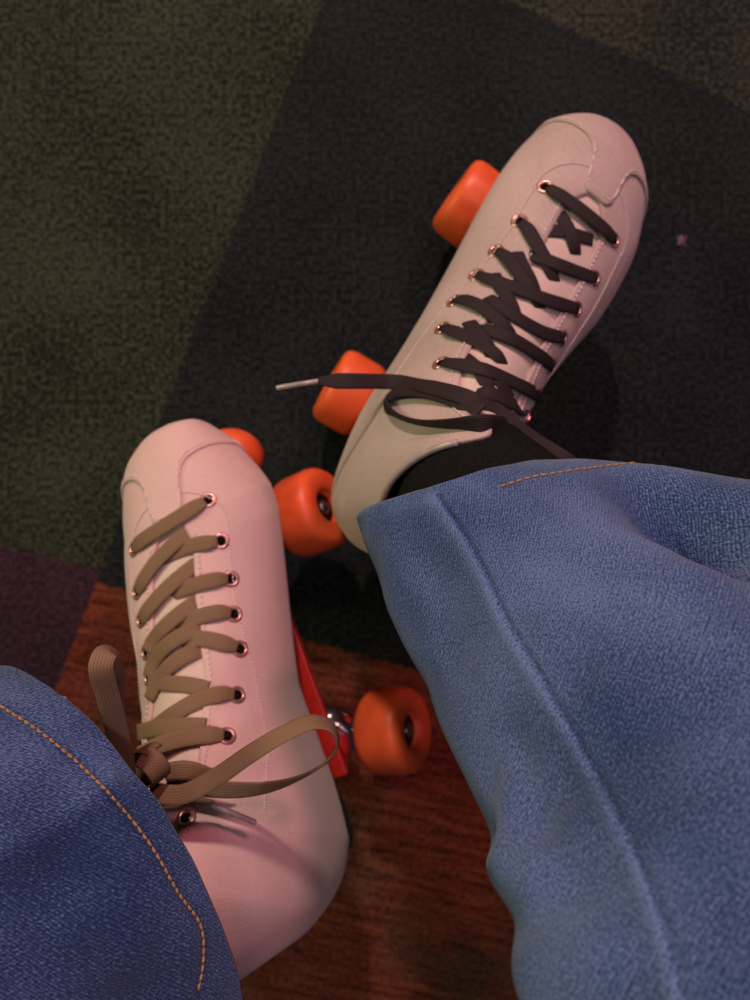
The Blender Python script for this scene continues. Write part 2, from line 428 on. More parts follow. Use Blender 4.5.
    slab(-146, 164, lambda y: bot(y) - 6, lambda y: bot(y) + 4, 1, 'sole')
    slab(-136, -72, 48, lambda y: bot(y) - 5.5, 0, 'heel')

def build_chassis(s, red):
    pl = Acc()
    # plate: tapered channel under the sole with mounting flanges
    def box(y0, y1, w0, w1, z0, z1):
        V = []
        for y, w in ((y0, w0), (y1, w1)):
            V += [(-w, y, z0 + .003), (-w + .004, y, z0), (w - .004, y, z0), (w, y, z0 + .003), (w, y, z1), (-w, y, z1)]
        f = [[i, (i + 1) % 6, 6 + (i + 1) % 6, 6 + i] for i in range(6)] + [[0, 1, 2, 3, 4, 5], [6, 7, 8, 9, 10, 11]]
        pl.add(s.W(np.array(V)), f)
    box(-.094, .130, .0105, .0135, .036, .0445)
    box(-.094, -.060, .0085, .0085, .028, .037); box(.060, .100, .0085, .0085, .028, .037)
    o = pl.link('plate', red, s.root, smooth=False); shade_edges(o)
    for nm, y, st in (('F', s.axle[0], s.steer[0]), ('R', s.axle[1], s.steer[1])):
        A = rz(D(st) * s.side)
        L = lambda p, y=y, A=A: s.WT(np.array([0, y, 0]) + (A @ np.asarray(p, float)))
        ax = unit(L((1, 0, 0)) - L((0, 0, 0)))
        tr = Acc()
        v, f = rod(L((-.032, 0, 0)), L((.032, 0, 0)), .0075, 20); tr.add(v, f)
        for sx in (1, -1):
            v, f = lathe(L((sx * .026, 0, 0)), ax * sx * s.side, [(0, .007), (.003, .0098), (.007, .0098), (.0085, .007), (.0085, 0)], 22); tr.add(v, f)
        sg = 1 if y < 0 else -1
        v, f = tube([L((0, 0, .002)), L((0, sg * .012, .008)), L((0, sg * .02, .014))], [.011, .010, .007], 16); tr.add(v, f)   # hanger neck
        # hanger ring around the cushions
        kd = unit(L((0, -sg * .35, 1)) - L((0, 0, 0)))
        v, f = lathe(L((0, 0, .006)), kd, [(-.003, .008), (-.003, .0165), (.003, .0175), (.005, .0165), (.005, .008)], 28); tr.add(v, f)
        to = tr.link('truck', M['chrome'], s.root)
        cu = Acc()
        for a, b, r in ((.0052, .0165, .0155), (-.012, -.0032, .0125)):
            m_ = (a + b) / 2
            v, f = lathe(L((0, 0, .006)), kd, [(a, 0), (a, r * .9), (m_, r), (b, r * .9), (b, 0)], 28); cu.add(v, f)
        cu.link('cushion', M['cushion'], to)
        kp = Acc()
        v, f = lathe(L((0, 0, .006)), kd, [(-.020, 0), (-.020, .005), (-.014, .0052), (-.014, .0105), (-.012, .0105), (-.012, .004), (.0165, .004), (.0165, .0145), (.0185, .0145), (.0185, 0)], 24); kp.add(v, f)
        kp.link('kingpin', M['chrome'], to)
        v, f = rod(L((-.060, 0, 0)), L((.060, 0, 0)), .0035, 14)
        link('axle', v, f, M['chrome'], to)
        for sx in (1, -1):
            a = ax * sx * s.side; c = L((sx * (.0462 if s.side > 0 else .0436), 0, 0))
            w = .0182; R = .0302
            prof = [(-w + .002, .0125), (-w, .0135), (-w, .0235), (-w + .0012, .0268), (-w + .0042, .0292), (-w + .009, R), (w - .009, R), (w - .0042, .0292), (w - .0012, .0268), (w, .0235), (w - .001, .0138), (w - .0022, .0125), (w - .008, .0120), (w - .008, .0115), (-w + .008, .0115), (-w + .008, .0125), (-w + .002, .0125)]
            v, f = lathe(c, a, prof, 64); wo = link('wheel', v, f, M['orange'], s.root)
            v, f = lathe(c, a, [(w - .0085, .0115), (w - .007, .0112), (w - .0065, .009), (w - .0078, .0085), (w - .0065, .0065), (w - .0065, .0036), (-w + .0065, .0036), (-w + .0065, .0112), (-w + .0085, .0115)], 32)
            link('bearing', v, f, M['dark_metal'], wo)
            v, f = lathe(c, a, [(w - .0065, .0036), (w - .0065, .0058), (w - .0045, .0052), (w - .004, .0042), (w - .004, .0032), (w - .003, .0028), (w - .0026, 0)], 6)
            link('axle_nut', v, f, M['chrome'], wo)
    # toe stop: stem and rubber dome raked forward
    d = unit(s.W((0, .62, -.78)) - s.W((0, 0, 0))); c = s.W((0, .128, .030))
    v, f = lathe(c, d, [(-.012, 0), (-.012, .008), (.010, .008), (.010, .011), (.0135, .011), (.0135, 0)], 24); sm = link('toe_stop', v, f, M['chrome'], s.root)
    v, f = lathe(c, d, [(.0128, 0), (.0128, .013), (.0145, .017), (.020, .021), (.030, .0232), (.034, .0215), (.0352, .018), (.0352, 0)], 40)
    link('rubber_pad', v, f, M['orange'], sm)
SK = {}
LEAN = {'L': ([-4, -6, 0, -7, -15, -13, -11, -20, -44], [0, 0, 8]), 'R': ([0, -1, 0, 3, 5, 4, 3, 2, 0], [0, 0, 0])}
SK['L'] = Skate('roller_skate', (-.0544, -.1001, -.5466), 20.8, -.4, -30.4, -12.5, (1.3, -8.0), 1, -.003,
    'pale pink leather roller skate with olive tan laces tied in a bow', M['leather'])
SK['R'] = Skate('roller_skate', (.0591, .1236, -.5605), -33.4, 1.4, 10.5, 11, (-1.0, 4.0), -1, -.012,
    'greyish pink leather roller skate with dark brown laces, loose lace end and black sock', M['leather_r'])
for k_, s in SK.items(): s.lean, s.back = LEAN[k_]; s.bulge = 9 if k_ == 'L' else 5; s.rise = [0, 0, 20 if k_ == 'L' else 0]; s.twist = D(-38) if k_ == 'L' else 0; build_boot(s)
SK['L'].axle = (.081, -.080); SK['R'].axle = (.091, -.075)
build_chassis(SK['L'], M['red']); build_chassis(SK['R'], M['red'])

# ------------------------------------------------------------------ eyelets and laces
def hit(bvhs, px, lift=0.0):
    best = None
    o = Vector((0, 0, H)); d = Vector(ray(px)).normalized()
    for b in bvhs:
        loc, n, i, t = b.ray_cast(o, d)
        if loc is not None and (best is None or t < best[2]):
            if n.dot(d) > 0: n = -n
            best = (np.array(loc), np.array(n), t)
    return best
def on_boot(s, px, lift=0.0):
    h = hit([s.bvh_up, s.bvh_tg], px)
    if h is None:      # just past the outline: nearest point of the boot on that line
        o = Vector((0, 0, H)); d = Vector(ray(px)).normalized(); b = None
        for t in np.linspace(.3, .55, 60):
            q = s.bvh_up.find_nearest(o + d * t)
            if b is None or q[3] < b[2]: b = (np.array(q[0]), np.array(q[1]), q[3])
        n = b[1]
        if (b[0] - np.array([0, 0, H])) @ n > 0: n = -n
        return b[0] + n * lift, n
    return h[0] + h[1] * lift, h[1]
def eyelet(s, p, n):
    v, f = lathe(p, n, [(-.0025, .0024), (-.0012, .0024), (.0006, .0028), (.0011, .0037), (.0008, .0047), (0, .0052), (-.0012, .0052)], 28)
    o = link('eyelet', v, f, M['eyelet'], s.root)
    v, f = lathe(p, n, [(-.002, 0), (.0003, .0002), (.0003, .0029), (-.001, .0031)], 20)
    link('hole', v, f, M['hole'], o)
def strand(s, acc, pts, w=.0092, n=28):
    """pts: (px, py, lift mm[, abs depth]) on the boot surface"""
    P = []; Nn = []
    for q in pts:
        p, nr = on_boot(s, q[:2], q[2] * .001); P.append(p); Nn.append(nr)
    W_ = np.full(n, w)
    if pts[0][2] == 1:        # leaves the hole: a little short of it and pinched
        P[0] = P[0] + unit(P[1] - P[0]) * .0022; W_ *= np.interp(np.linspace(0, 1, n), [0, .22], [.70, 1])
    if pts[-1][2] == 1: P[-1] = P[-1] - unit(P[-1] - P[-2]) * .0005; W_ *= np.interp(np.linspace(0, 1, n), [.85, 1], [1, .85])
    P = spline(P, n); Nn = unit(spline(Nn, n))
    Nn = unit(Nn + np.array([0, 0, .6]))
    v, f, u = ribbon(P, Nn, W_); acc.add(v, f, u)
def free_strand(acc, rows, w, n=60, lift_on=None):
    """rows: px, py, depth, normal xyz"""
    R = []
    for r in rows:
        d = r[2]
        if d < .1:       # a lift above whatever part of the boot lies under that pixel
            d = H - on_boot(lift_on, r[:2])[0][2] - d
        R.append(list(at(r[:2], d)) + list(unit(r[3:6])))
    Q = spline(np.array(R), n); v, f, u = ribbon(Q[:, :3], unit(Q[:, 3:6]), w); acc.add(v, f, u); return Q
def aglet(s, p, q, r=.0014):
    v, f = rod(p, q, r, 12, .5); link('aglet', v, f, M['aglet'], s.root)

L = SK['L']; R = SK['R']
EYE = {'L': ([(208, 500), (221, 541), (231, 579), (234, 614), (240, 649), (237, 695), (227, 736), (214, 777), (186, 818)], [(134, 549), (137, 592), (141, 620), (146, 652), (149, 678)]),
       'R': ([(545, 187), (519, 221), (496, 251), (476, 275), (454, 301), (442, 328), (441, 363)], [(614, 240), (595, 278), (577, 309), (563, 338), (552, 366), (545, 398), (530, 420)])}
for k, s in SK.items():
    for row in EYE[k]:
        for px in row:
            p, n = on_boot(s, px, 0); eyelet(s, p, n)

a = Acc()
# inner strands leave the inner eyelets and dive under the outer ones
for pts in ([(221, 541, 1), (210, 543, 2.4), (190, 547, 2), (168, 556, .8), (150, 566, -3.5)],
            [(231, 579, 1), (218, 580, 2.4), (200, 584, 2), (178, 592, .8), (158, 604, -3.5)],
            [(234, 614, 1), (222, 613, 2.4), (204, 616, 2), (182, 624, .8), (160, 636, -3.5)],
            [(240, 649, 1), (226, 645, 2.4), (206, 640, 2), (185, 640, .8), (160, 652, -3.5)],
            [(237, 695, 1), (222, 695, 2.4), (200, 701, 2.4), (176, 714, 1.6), (155, 728, .8)],
            [(206, 727, .5), (182, 727, 1.6), (158, 729, 2.2), (134, 733, 2)],
            [(227, 736, 1), (212, 737, 3), (190, 741, 5), (172, 748, 8), (158, 757, 11)],
            [(208, 690, .4), (190, 686, 1.2), (170, 684, 1.4), (150, 681, 1.2)],
            # outer strands, over the first
            [(208, 500, 1), (198, 507, 2.6), (170, 526, 4), (145, 541, 2.6), (134, 549, 1)],
            [(193, 526, -3.5), (180, 541, 2.8), (160, 563, 3.8), (145, 582, 2.4), (138, 592, 1)],
            [(199, 560, -3.5), (186, 574, 2.8), (165, 595, 3.8), (149, 612, 2.4), (142, 621, 1)],
            [(205, 597, -3.5), (190, 608, 2.8), (170, 626, 3.8), (155, 642, 2.4), (148, 652, 1)],
            [(209, 624, -3.5), (195, 631, 2.8), (172, 645, 3.6), (156, 664, 2.4), (149, 678, 1)],
            [(209, 648, -3.5), (192, 654, 2.4), (174, 666, 3), (160, 682, 2.2), (150, 700, 1)]):
    strand(L, a, pts)
# bow: large loop to the right, upright loop to the left, rolled knot, free ends
big = [(150, 792, .325, 0, .2, 1), (180, 795, .322, -.1, .4, 1), (215, 778, .318, -.2, .5, 1), (250, 754, .312, -.3, .6, .9), (285, 733, .310, -.2, .8, .7), (312, 722, .312, 0, 1, .55),
       (330, 726, .316, .6, .9, .3), (337, 742, .322, 1, .3, .25), (327, 761, .328, .8, -.7, .3), (300, 777, .334, .4, -.9, .5), (268, 787, .338, .1, -.6, .8), (235, 790, .340, 0, -.2, 1), (200, 787, .342, 0, 0, 1), (168, 778, .342, 0, 0, 1)]
free_strand(a, big, .0088, 90)
up = [(126, 800, .318, .2, -.1, 1), (124, 765, .306, .2, -.2, 1), (117, 730, .294, .2, -.2, 1), (108, 695, .282, .2, -.2, 1), (101, 665, .274, .2, .2, 1), (107, 652, .277, .3, .9, .4), (117, 662, .284, .9, .3, .1),
      (121, 685, .296, .9, .0, .1), (119, 715, .312, .8, -.2, -.1), (124, 745, .328, .6, -.2, -.3), (140, 775, .340, .4, 0, -.6)]
free_strand(a, up, .0092, 80)
# knot: a rolled turn of lace
kc = at((150, 765), .322); t = np.linspace(-1.2, 5.4, 40)
ka = unit(at((138, 776), .318) - at((166, 751), .331)); kb = unit(np.cross(ka, [0, .2, 1])); kz = np.cross(ka, kb)
P = kc + .0078 * (np.cos(t)[:, None] * kb + np.sin(t)[:, None] * kz) + ka * (t[:, None] - 2) * .0008
v, f, u = ribbon(P, P - kc, .0105, .0014); a.add(v, f, u)
free_strand(a, [(165, 772, .336, .3, 0, 1), (185, 770, .336, .2, .1, 1), (205, 775, .340, 0, 0, 1), (222, 784, .346, 0, 0, 1)], .0088, 24)
Q = free_strand(a, [(160, 800, .33, 0, 0, 1), (178, 799, .332, 0, 0, 1), (196, 800, .334, 0, .1, 1), (212, 804, .336, 0, .1, 1)], [.006] * 12 + [.004] * 12, 24)
a.link('lace', M['lace_tan'], L.root)
aglet(L, at((211, 804), .336), at((256, 823), .342))
aglet(L, at((63, 697), .33), at((69, 716), .334))

b = Acc()
for pts in ([(580, 264, -3.5), (573, 247, 1.6), (566, 228, 2.2), (558, 206, -3.5)],
            [(540, 231, -3.5), (556, 232, 1.2), (575, 236, 1.2), (592, 240, .4)],
            [(519, 221, 1), (528, 232, 2.4), (538, 250, 2.4), (550, 272, 1.6), (562, 298, -3.5)],
            [(496, 251, 1), (506, 259, 2.4), (520, 278, 2.4), (535, 300, 1.6), (550, 326, -3.5)],
            [(454, 301, 1), (466, 303, 2.4), (484, 312, 2.4), (505, 330, 1.6), (526, 352, -3.5)],
            [(442, 328, 1), (456, 335, 2.4), (476, 345, 2.4), (496, 358, 1.6), (514, 378, -3.5)],
            [(513, 240, -3.5), (520, 262, 1), (532, 288, 1.6), (546, 316, -3.5)],
            [(480, 290, -3.5), (495, 305, 1.8), (515, 320, 2.2), (540, 333, 2), (563, 338, 1)],
            # over
            [(545, 187, 1), (555, 195, 2.6), (578, 213, 4), (602, 231, 2.8), (614, 240, 1)],
            [(519, 253, -3.5), (535, 260, 2.8), (556, 268, 3.8), (580, 275, 2.6), (595, 278, 1)],
            [(476, 275, 1), (490, 282, 2.4), (512, 292, 3.8), (545, 302, 3), (577, 309, 1)],
            [(466, 330, -3.5), (484, 334, 2.6), (506, 342, 3.8), (532, 354, 2.8), (552, 366, 1)],
            [(441, 363, 1), (458, 368, 2.6), (484, 376, 3.8), (516, 387, 3.2), (545, 398, 1)],
            [(470, 366, -3.5), (484, 372, 1.4), (498, 384, 1.6), (510, 400, .4)],
            [(487, 262, -3.5), (498, 284, 1.2), (512, 310, 1.6), (526, 338, -3.5)],
            [(462, 312, -3.5), (474, 330, 1.2), (488, 350, 1.6), (502, 374, -3.5)],
            [(455, 348, -3.5), (468, 362, 1.2), (482, 378, 1.6), (498, 400, -3.5)],
            [(468, 390, -3.5), (484, 396, 2.4), (505, 405, 3.2), (530, 420, 1)]):
    strand(R, b, pts, .0084)
Q = free_strand(b, [(600, 486, .335, 0, .2, 1), (566, 462, .318, 0, .2, 1), (535, 442, .010, 0, .3, 1), (505, 419, .009, 0, .3, 1), (470, 399, .010, 0, .3, 1), (430, 387, .010, 0, .2, 1), (395, 382, .009, 0, .15, 1), (345, 381, .384, 0, .1, 1), (318, 381, .388, 0, .1, 1)],
    np.interp(np.linspace(0, 1, 80), [0, .93, 1], [.0092, .0088, .004]), 80, R)
free_strand(b, [(520, 432, .006, 0, .2, 1), (485, 424, .006, 0, -.3, .9), (450, 425, .006, 0, -.7, .6), (415, 422, .006, -.2, -.9, .45), (394, 413, .007, -.7, -.7, .4), (387, 403, .009, -1, 0, .45), (393, 395, .009, -.5, .5, .6), (412, 391, .008, 0, .4, .9), (445, 396, .006, 0, .2, 1), (480, 412, .005, 0, .2, 1)], .0088, 80, R)
b.link('lace', M['lace_dark'], R.root)
aglet(R, at((319, 381), .388), at((276, 388), .392))

# ------------------------------------------------------------------ jeans
def leg_tube(stations, n=400, m=380):
    """stations: left px, right px, depth, half depth, lead(mm of near side towards the foot). Each becomes an ellipse in 3D.
    The knee and thigh rows are given as ('w', centre, axis a, axis b)."""
    rows = []
    for q in stations:
        if q[0] == 'w': c, A, B, ld = [np.array(x, float) for x in q[1:5]]
        else:
            p0, p1, d, bb, ld = q
            P0 = at(p0, d); P1 = at(p1, d); c = (P0 + P1) / 2; A = (P1 - P0) / 2; B = np.array([0, 0, bb]); ld = np.array(ld, float)
            v = unit(c - np.array([0, 0, H])); B = -v * bb
        rows.append(np.concatenate([c, A, B, ld]))
    Q = spline(np.array(rows), n)
    th = np.linspace(0, 2 * math.pi, m, endpoint=False)
    V = []
    for r in Q:
        c, A, B, ld = r[:3], r[3:6], r[6:9], r[9:12]
        s_, c_ = np.sin(th)[:, None], np.cos(th)[:, None]
        V.append(c + A * c_ + B * np.sign(s_) * np.abs(s_) ** 0.9 + ld * np.maximum(s_, 0))
    V = np.array(V); return V
def normals_of(V):
    du = np.gradient(V, axis=0); dv = (np.roll(V, -1, 1) - np.roll(V, 1, 1))
    nn = unit(np.cross(du, dv)); c = V.mean(1, keepdims=True)
    sg = np.sign(((V - c) * nn).sum(-1, keepdims=True)); return nn * np.where(sg == 0, 1, sg)
def pl_dist(V, P):
    """distance to polyline and position along it"""
    S = V.shape[:-1]; X = V.reshape(-1, 3); best = np.full(len(X), 9e9); al = np.zeros(len(X)); sd = np.zeros(len(X)); L = 0
    for a_, b_ in zip(P[:-1], P[1:]):
        d = b_ - a_; l = np.linalg.norm(d); t = np.clip((X - a_) @ d / l ** 2, 0, 1); q = a_ + t[:, None] * d
        e = np.linalg.norm(X - q, axis=1); k = e < best; best[k] = e[k]; al[k] = L + t[k] * l; L += l
    return best.reshape(S), (al / L).reshape(S)
def grid_bvh(V):
    n, m = V.shape[:2]; return BVHTree.FromPolygons([tuple(v) for v in V.reshape(-1, 3)], grid_faces(n, m, True))
def drop(bvh, pts, n=60, lift=0.0):
    P = []
    for px in spline(np.array([(*p, 0) for p in pts], float), n)[:, :2]:
        h = hit([bvh], px)
        if h is not None: P.append(h[0] + h[1] * lift)
    return np.array(P)
BBV = None
def fold(V, pts, amp, wid, ends=0.15):
    global BBV
    if BBV is None or BBV[0] is not BASE: BBV = (BASE, grid_bvh(BASE), normals_of(BASE))
    P = drop(BBV[1], pts, 30)
    if len(P) < 3: return V
    d, al = pl_dist(BASE, P); nn = BBV[2]
    e = np.clip(np.minimum(al, 1 - al) / ends, 0, 1) if ends > 0 else 1
    g = amp * np.exp(-(d / wid) ** 2) * (e * e * (3 - 2 * e) if ends > 0 else 1)
    return V + nn * g[..., None]
def cloth_uv(V):
    a_ = np.linalg.norm(np.diff(V, axis=0), axis=-1).mean(1); u = np.concatenate([[0], np.cumsum(a_)])
    c = np.linalg.norm(V - np.roll(V, 1, 1), axis=-1).mean(0); v = np.cumsum(c)
    return np.stack(np.meshgrid(u, v, indexing='ij'), -1).reshape(-1, 2)
def rumple(V, amp, seed, f1=28, f2=60):
    from mathutils import noise
    nn = normals_of(V); out = V.copy()
    for i in range(V.shape[0]):
        for j in range(V.shape[1]):
            p = Vector(V[i, j]) ; out[i, j] += nn[i, j] * amp * (noise.noise(p * f1 + Vector((seed, 0, 0))) + .4 * noise.noise(p * f2 + Vector((0, seed, 0))))
    return out
# right leg: hem at the ankle, shin leaning out towards the lower right, knee, thigh
legR = [((358, 522), (556, 468), .326, .040, (-.003, .006, 0)),
        ((373, 568), (606, 464), .318, .042, (-.001, .003, 0)),
        ((396, 618), (662, 470), .307, .044, (0, 0, 0)),
        ((426, 682), (742, 484), .290, .046, (0, 0, 0)),
        ((456, 744), (842, 512), .270, .048, (0, 0, 0)),
        ((495, 832), (960, 545), .248, .050, (0, 0, 0)),
        ((492, 866), (1030, 570), .238, .051, (0, 0, 0)),
        ((518, 915), (1120, 605), .224, .052, (0, 0, 0)),
        ((528, 1000), (1300, 690), .204, .052, (0, 0, 0)),
        ('w', (.205, -.175, .462), (.085, .045, -.02), (-.03, .05, .055), (0, 0, 0)),
        ('w', (.225, -.245, .475), (.088, .01, 0), (0, .03, .078), (0, 0, 0)),
        ('w', (.205, -.35, .475), (.092, 0, 0), (0, .0, .085), (0, 0, 0)),
        ('w', (.165, -.50, .475), (.098, 0, 0), (0, 0, .092), (0, 0, 0)),
        ('w', (.115, -.64, .480), (.105, 0, 0), (0, 0, .098), (0, 0, 0))]
VR = leg_tube(legR); BASE = VR.copy()
inseam = [(436, 497), (462, 535), (487, 580), (505, 620), (530, 662), (560, 712), (590, 765), (620, 822), (648, 885), (668, 945), (684, 1010)]
VR = fold(VR, [(575, 486), (630, 495), (695, 514), (760, 540), (840, 570)], -.027, .018, .45)
VR = fold(VR, [(590, 468), (650, 472), (710, 488), (780, 512), (840, 530)], .006, .011, .35)
VR = fold(VR, [(560, 500), (620, 518), (690, 555), (760, 600)], .005, .016, .3)
VR = fold(VR, [(500, 730), (505, 790), (515, 850), (540, 930)], .004, .008, .3)
VR = fold(VR, [(478, 790), (510, 760), (540, 740)], -.004, .008, .35)
VR = fold(VR, [(498, 868), (520, 850), (560, 800)], -.0035, .008, .35)
VR = fold(VR, [(400, 520), (430, 580), (450, 640), (480, 700)], -.0025, .010, .3)
VR = fold(VR, [(470, 520), (540, 600), (600, 660), (700, 760)], .004, .03, .3)
VR = rumple(VR, .0036, 3.1, 20, 55)
VR = fold(VR, [(x - 3, y + 1) for x, y in inseam], .0013, .0034, 0)
VR = fold(VR, [(x + 3, y - 1) for x, y in inseam], -.0022, .0010, 0)
# left leg: hem high on the boot, shin going to the lower left
legL = [((-30, 674), (206, 1085), .318, .050, (.037, .014, .002)),
        ((-74, 686), (168, 1120), .308, .054, (.037, .014, .002)),
        ((-134, 688), (116, 1165), .295, .058, (.027, .010, .002)),
        ((-230, 690), (10, 1230), .275, .060, (.014, .007, 0)),
        ((-370, 760), (-130, 1330), .245, .060, (.005, .003, 0)),
        ((-580, 870), (-330, 1480), .205, .060, (0, 0, 0)),
        ('w', (-.235, -.235, .455), (-.045, .085, -.02), (.03, .03, .06), (0, 0, 0)),
        ('w', (-.250, -.300, .475), (-.088, .02, 0), (0, .03, .078), (0, 0, 0)),
        ('w', (-.22, -.40, .475), (-.092, 0, 0), (0, .0, .085), (0, 0, 0)),
        ('w', (-.17, -.52, .475), (-.098, 0, 0), (0, 0, .092), (0, 0, 0)),
        ('w', (-.115, -.64, .480), (-.105, 0, 0), (0, 0, .098), (0, 0, 0))]
VL = leg_tube(legL); BASE = VL.copy()
def seatjoin():
    # hips: both legs run into one closed seat and waist
    th = np.linspace(0, 2 * math.pi, 64, endpoint=False); V = []
    for y, w, h, z in ((-.56, .10, .08, .48), (-.60, .185, .095, .483), (-.66, .205, .105, .495), (-.72, .20, .12, .52), (-.765, .175, .13, .56), (-.775, .15, .10, .60)):
        k = (y + .56) / -.215
        V.append(np.stack([w * np.cos(th), y + .05 * k * np.sin(th), z + h * np.sin(th)], -1))
    V = np.vstack(V); f = grid_faces(6, 64, True); f.append(list(range(64))); f.append([5 * 64 + j for j in range(64)]); return V, f
hemL_in = [(-20, 690), (40, 733), (90, 776), (130, 818), (160, 858), (182, 900), (199, 945), (202, 1000), (200, 1030)]
hemL_in = [(0, 706), (40, 732), (80, 765), (118, 804), (150, 845), (178, 893), (200, 925), (203, 960), (196, 1000)]
VL = fold(VL, [(134, 766), (90, 800), (40, 832), (-30, 872)], .0036, .006, 0.1)
VL = fold(VL, [(20, 790), (60, 820), (60, 870), (30, 930)], -.004, .014, .3)
VL = fold(VL, [(90, 860), (120, 920), (130, 1000)], .003, .016, .3)
VL = rumple(VL, .0030, 7.7, 22, 60)
VL = fold(VL, hemL_in, -.0007, .0018, 0)
def wear_tone(V, lines, base, seed):
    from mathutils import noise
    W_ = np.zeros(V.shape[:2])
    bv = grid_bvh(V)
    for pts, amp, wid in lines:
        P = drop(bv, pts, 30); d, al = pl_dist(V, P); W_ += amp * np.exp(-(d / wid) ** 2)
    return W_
WR = wear_tone(VR, [([(x - 4, y + 2) for x, y in inseam], .085, .0030), ([(x + 4, y - 1) for x, y in inseam], -.09, .0012), ([(570, 520), (660, 600), (720, 760)], .05, .045), ([(364, 536), (372, 512), (400, 505), (436, 498)], .05, .004), ([(500, 760), (520, 900), (560, 1000)], .03, .03), ([(640, 800), (700, 900)], -.05, .03)], 0, 1)  # worn pale along seam, hem and shin; darker seam groove and one patch
WL = wear_tone(VL, [([(0, 690), (40, 715), (82, 748), (122, 788)], .03, .008), ([(128, 762), (90, 792), (40, 824), (-20, 862)], .07, .010), ([(138, 775), (98, 812), (48, 845), (-10, 880)], -.07, .014), ([(60, 900), (110, 960), (120, 1040)], -.06, .04), ([(30, 770), (70, 790)], .05, .02), (hemL_in, -.05, .0022)], 0, 2)  # worn pale on hem and fold; darker below the fold, lower down, along stitches
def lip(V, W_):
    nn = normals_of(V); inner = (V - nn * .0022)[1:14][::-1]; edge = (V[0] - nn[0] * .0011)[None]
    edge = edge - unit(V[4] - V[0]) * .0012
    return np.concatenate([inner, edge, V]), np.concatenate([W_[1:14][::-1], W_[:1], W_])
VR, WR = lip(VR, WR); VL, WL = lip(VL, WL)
person_origin = (0, -.66, 0)
LEGC = {k: (s.W(s.tweak(NS - 1.3, np.array([-.014, -.094, .236]))), c) for k, s, c in (('R', R, at((560, 580), .300)), ('L', L, at((20, 930), .298)))}
# the body under the clothes
bp_ = bpy.data.meshes.new('person')
J = {'pel': (0, -.66, .50, .095), 'wst': (0, -.70, .58, .10),
     'hR': (.10, -.62, .485, .078), 'kR': (.222, -.235, .47, .048), 'sR': (.150, -.11, .36, .046), 'aR': None,
     'hL': (-.10, -.62, .485, .078), 'kL': (-.245, -.285, .47, .048), 'sL': (-.20, -.24, .37, .046), 'aL': None}
aR = R.W((-.010, -.088, .19)); aL = L.W((-.018, -.088, .19))
fR = R.W((-.006, -.045, .125)); fL = L.W((-.006, -.045, .125)); tR = R.W((-.006, .07, .088)); tL = L.W((-.006, .07, .088)); hR2 = R.W((0, -.105, .11)); hL2 = L.W((0, -.105, .11))
vs = [J['pel'], J['wst'], J['hR'], J['kR'], (*(np.array(J['kR'][:3]) * .5 + LEGC['R'][1] * .5), .036), (*LEGC['R'][1], .028), (*LEGC['R'][0], .025), (*aR, .025), (*fR, .028), (*tR, .021), J['hL'], J['kL'], (*(np.array(J['kL'][:3]) * .5 + LEGC['L'][1] * .5), .036), (*LEGC['L'][1], .028), (*LEGC['L'][0], .025), (*aL, .025), (*fL, .028), (*tL, .021)]
ed = [(0, 1), (0, 2)] + [(i, i + 1) for i in range(2, 9)] + [(0, 10)] + [(i, i + 1) for i in range(10, 17)]
bp_.from_pydata([tuple(np.array(v[:3]) - person_origin) for v in vs], ed, [])
person = bpy.data.objects.new('person', bp_); C.objects.link(person); person.location = person_origin
sk = person.modifiers.new('skin', 'SKIN'); sk.use_smooth_shade = True
for i, v in enumerate(vs):
    d_ = bp_.skin_vertices[0].data[i]; d_.radius = (v[3], v[3]); d_.use_root = (i == 0)
sb = person.modifiers.new('smooth', 'SUBSURF'); sb.levels = 2; sb.render_levels = 2
bp_.materials.append(M['skin'])
person['label'] = 'seated person in loose blue denim jeans, feet apart, wearing both roller skates'; person['category'] = 'person'

je = Acc()
for V, W_ in ((VR, WR), (VL, WL)):
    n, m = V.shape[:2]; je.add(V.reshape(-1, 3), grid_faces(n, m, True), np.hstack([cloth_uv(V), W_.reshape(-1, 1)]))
v, f = seatjoin(); je.add(v, f, np.stack([np.arctan2(v[:, 2] - .5, v[:, 0]) * .15, v[:, 1], v[:, 0] * 0], -1))
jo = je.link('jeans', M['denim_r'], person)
# stitched seams of the jeans
def sew(V, pts, name, m, seg, gapf, r, lift=.0003, off=0.0):
    bv = grid_bvh(V); P = drop(bv, pts, 400, lift); 
    d = np.concatenate([[0], np.cumsum(np.linalg.norm(np.diff(P, axis=0), axis=1))]); ac = Acc(); k = 0.0
    while k + seg < d[-1]:
        q = np.stack([np.interp(np.linspace(k, k + seg * gapf, 4), d, P[:, c]) for c in range(3)], -1)
        q[0] -= [0, 0, r]; q[3] -= [0, 0, r]
        v, f = tube(q, [r * .6, r, r, r * .6], 6); ac.add(v, f); k += seg
    return ac.link(name, m, jo)
sew(VL, hemL_in, 'hem_stitching', M['orange_thread'], .0030, .88, .00058)
sew(VR, [(500, 487), (530, 478), (565, 472), (610, 466), (650, 463), (690, 466)], 'hem_stitching', M['orange_thread'], .0034, .8, .0005)

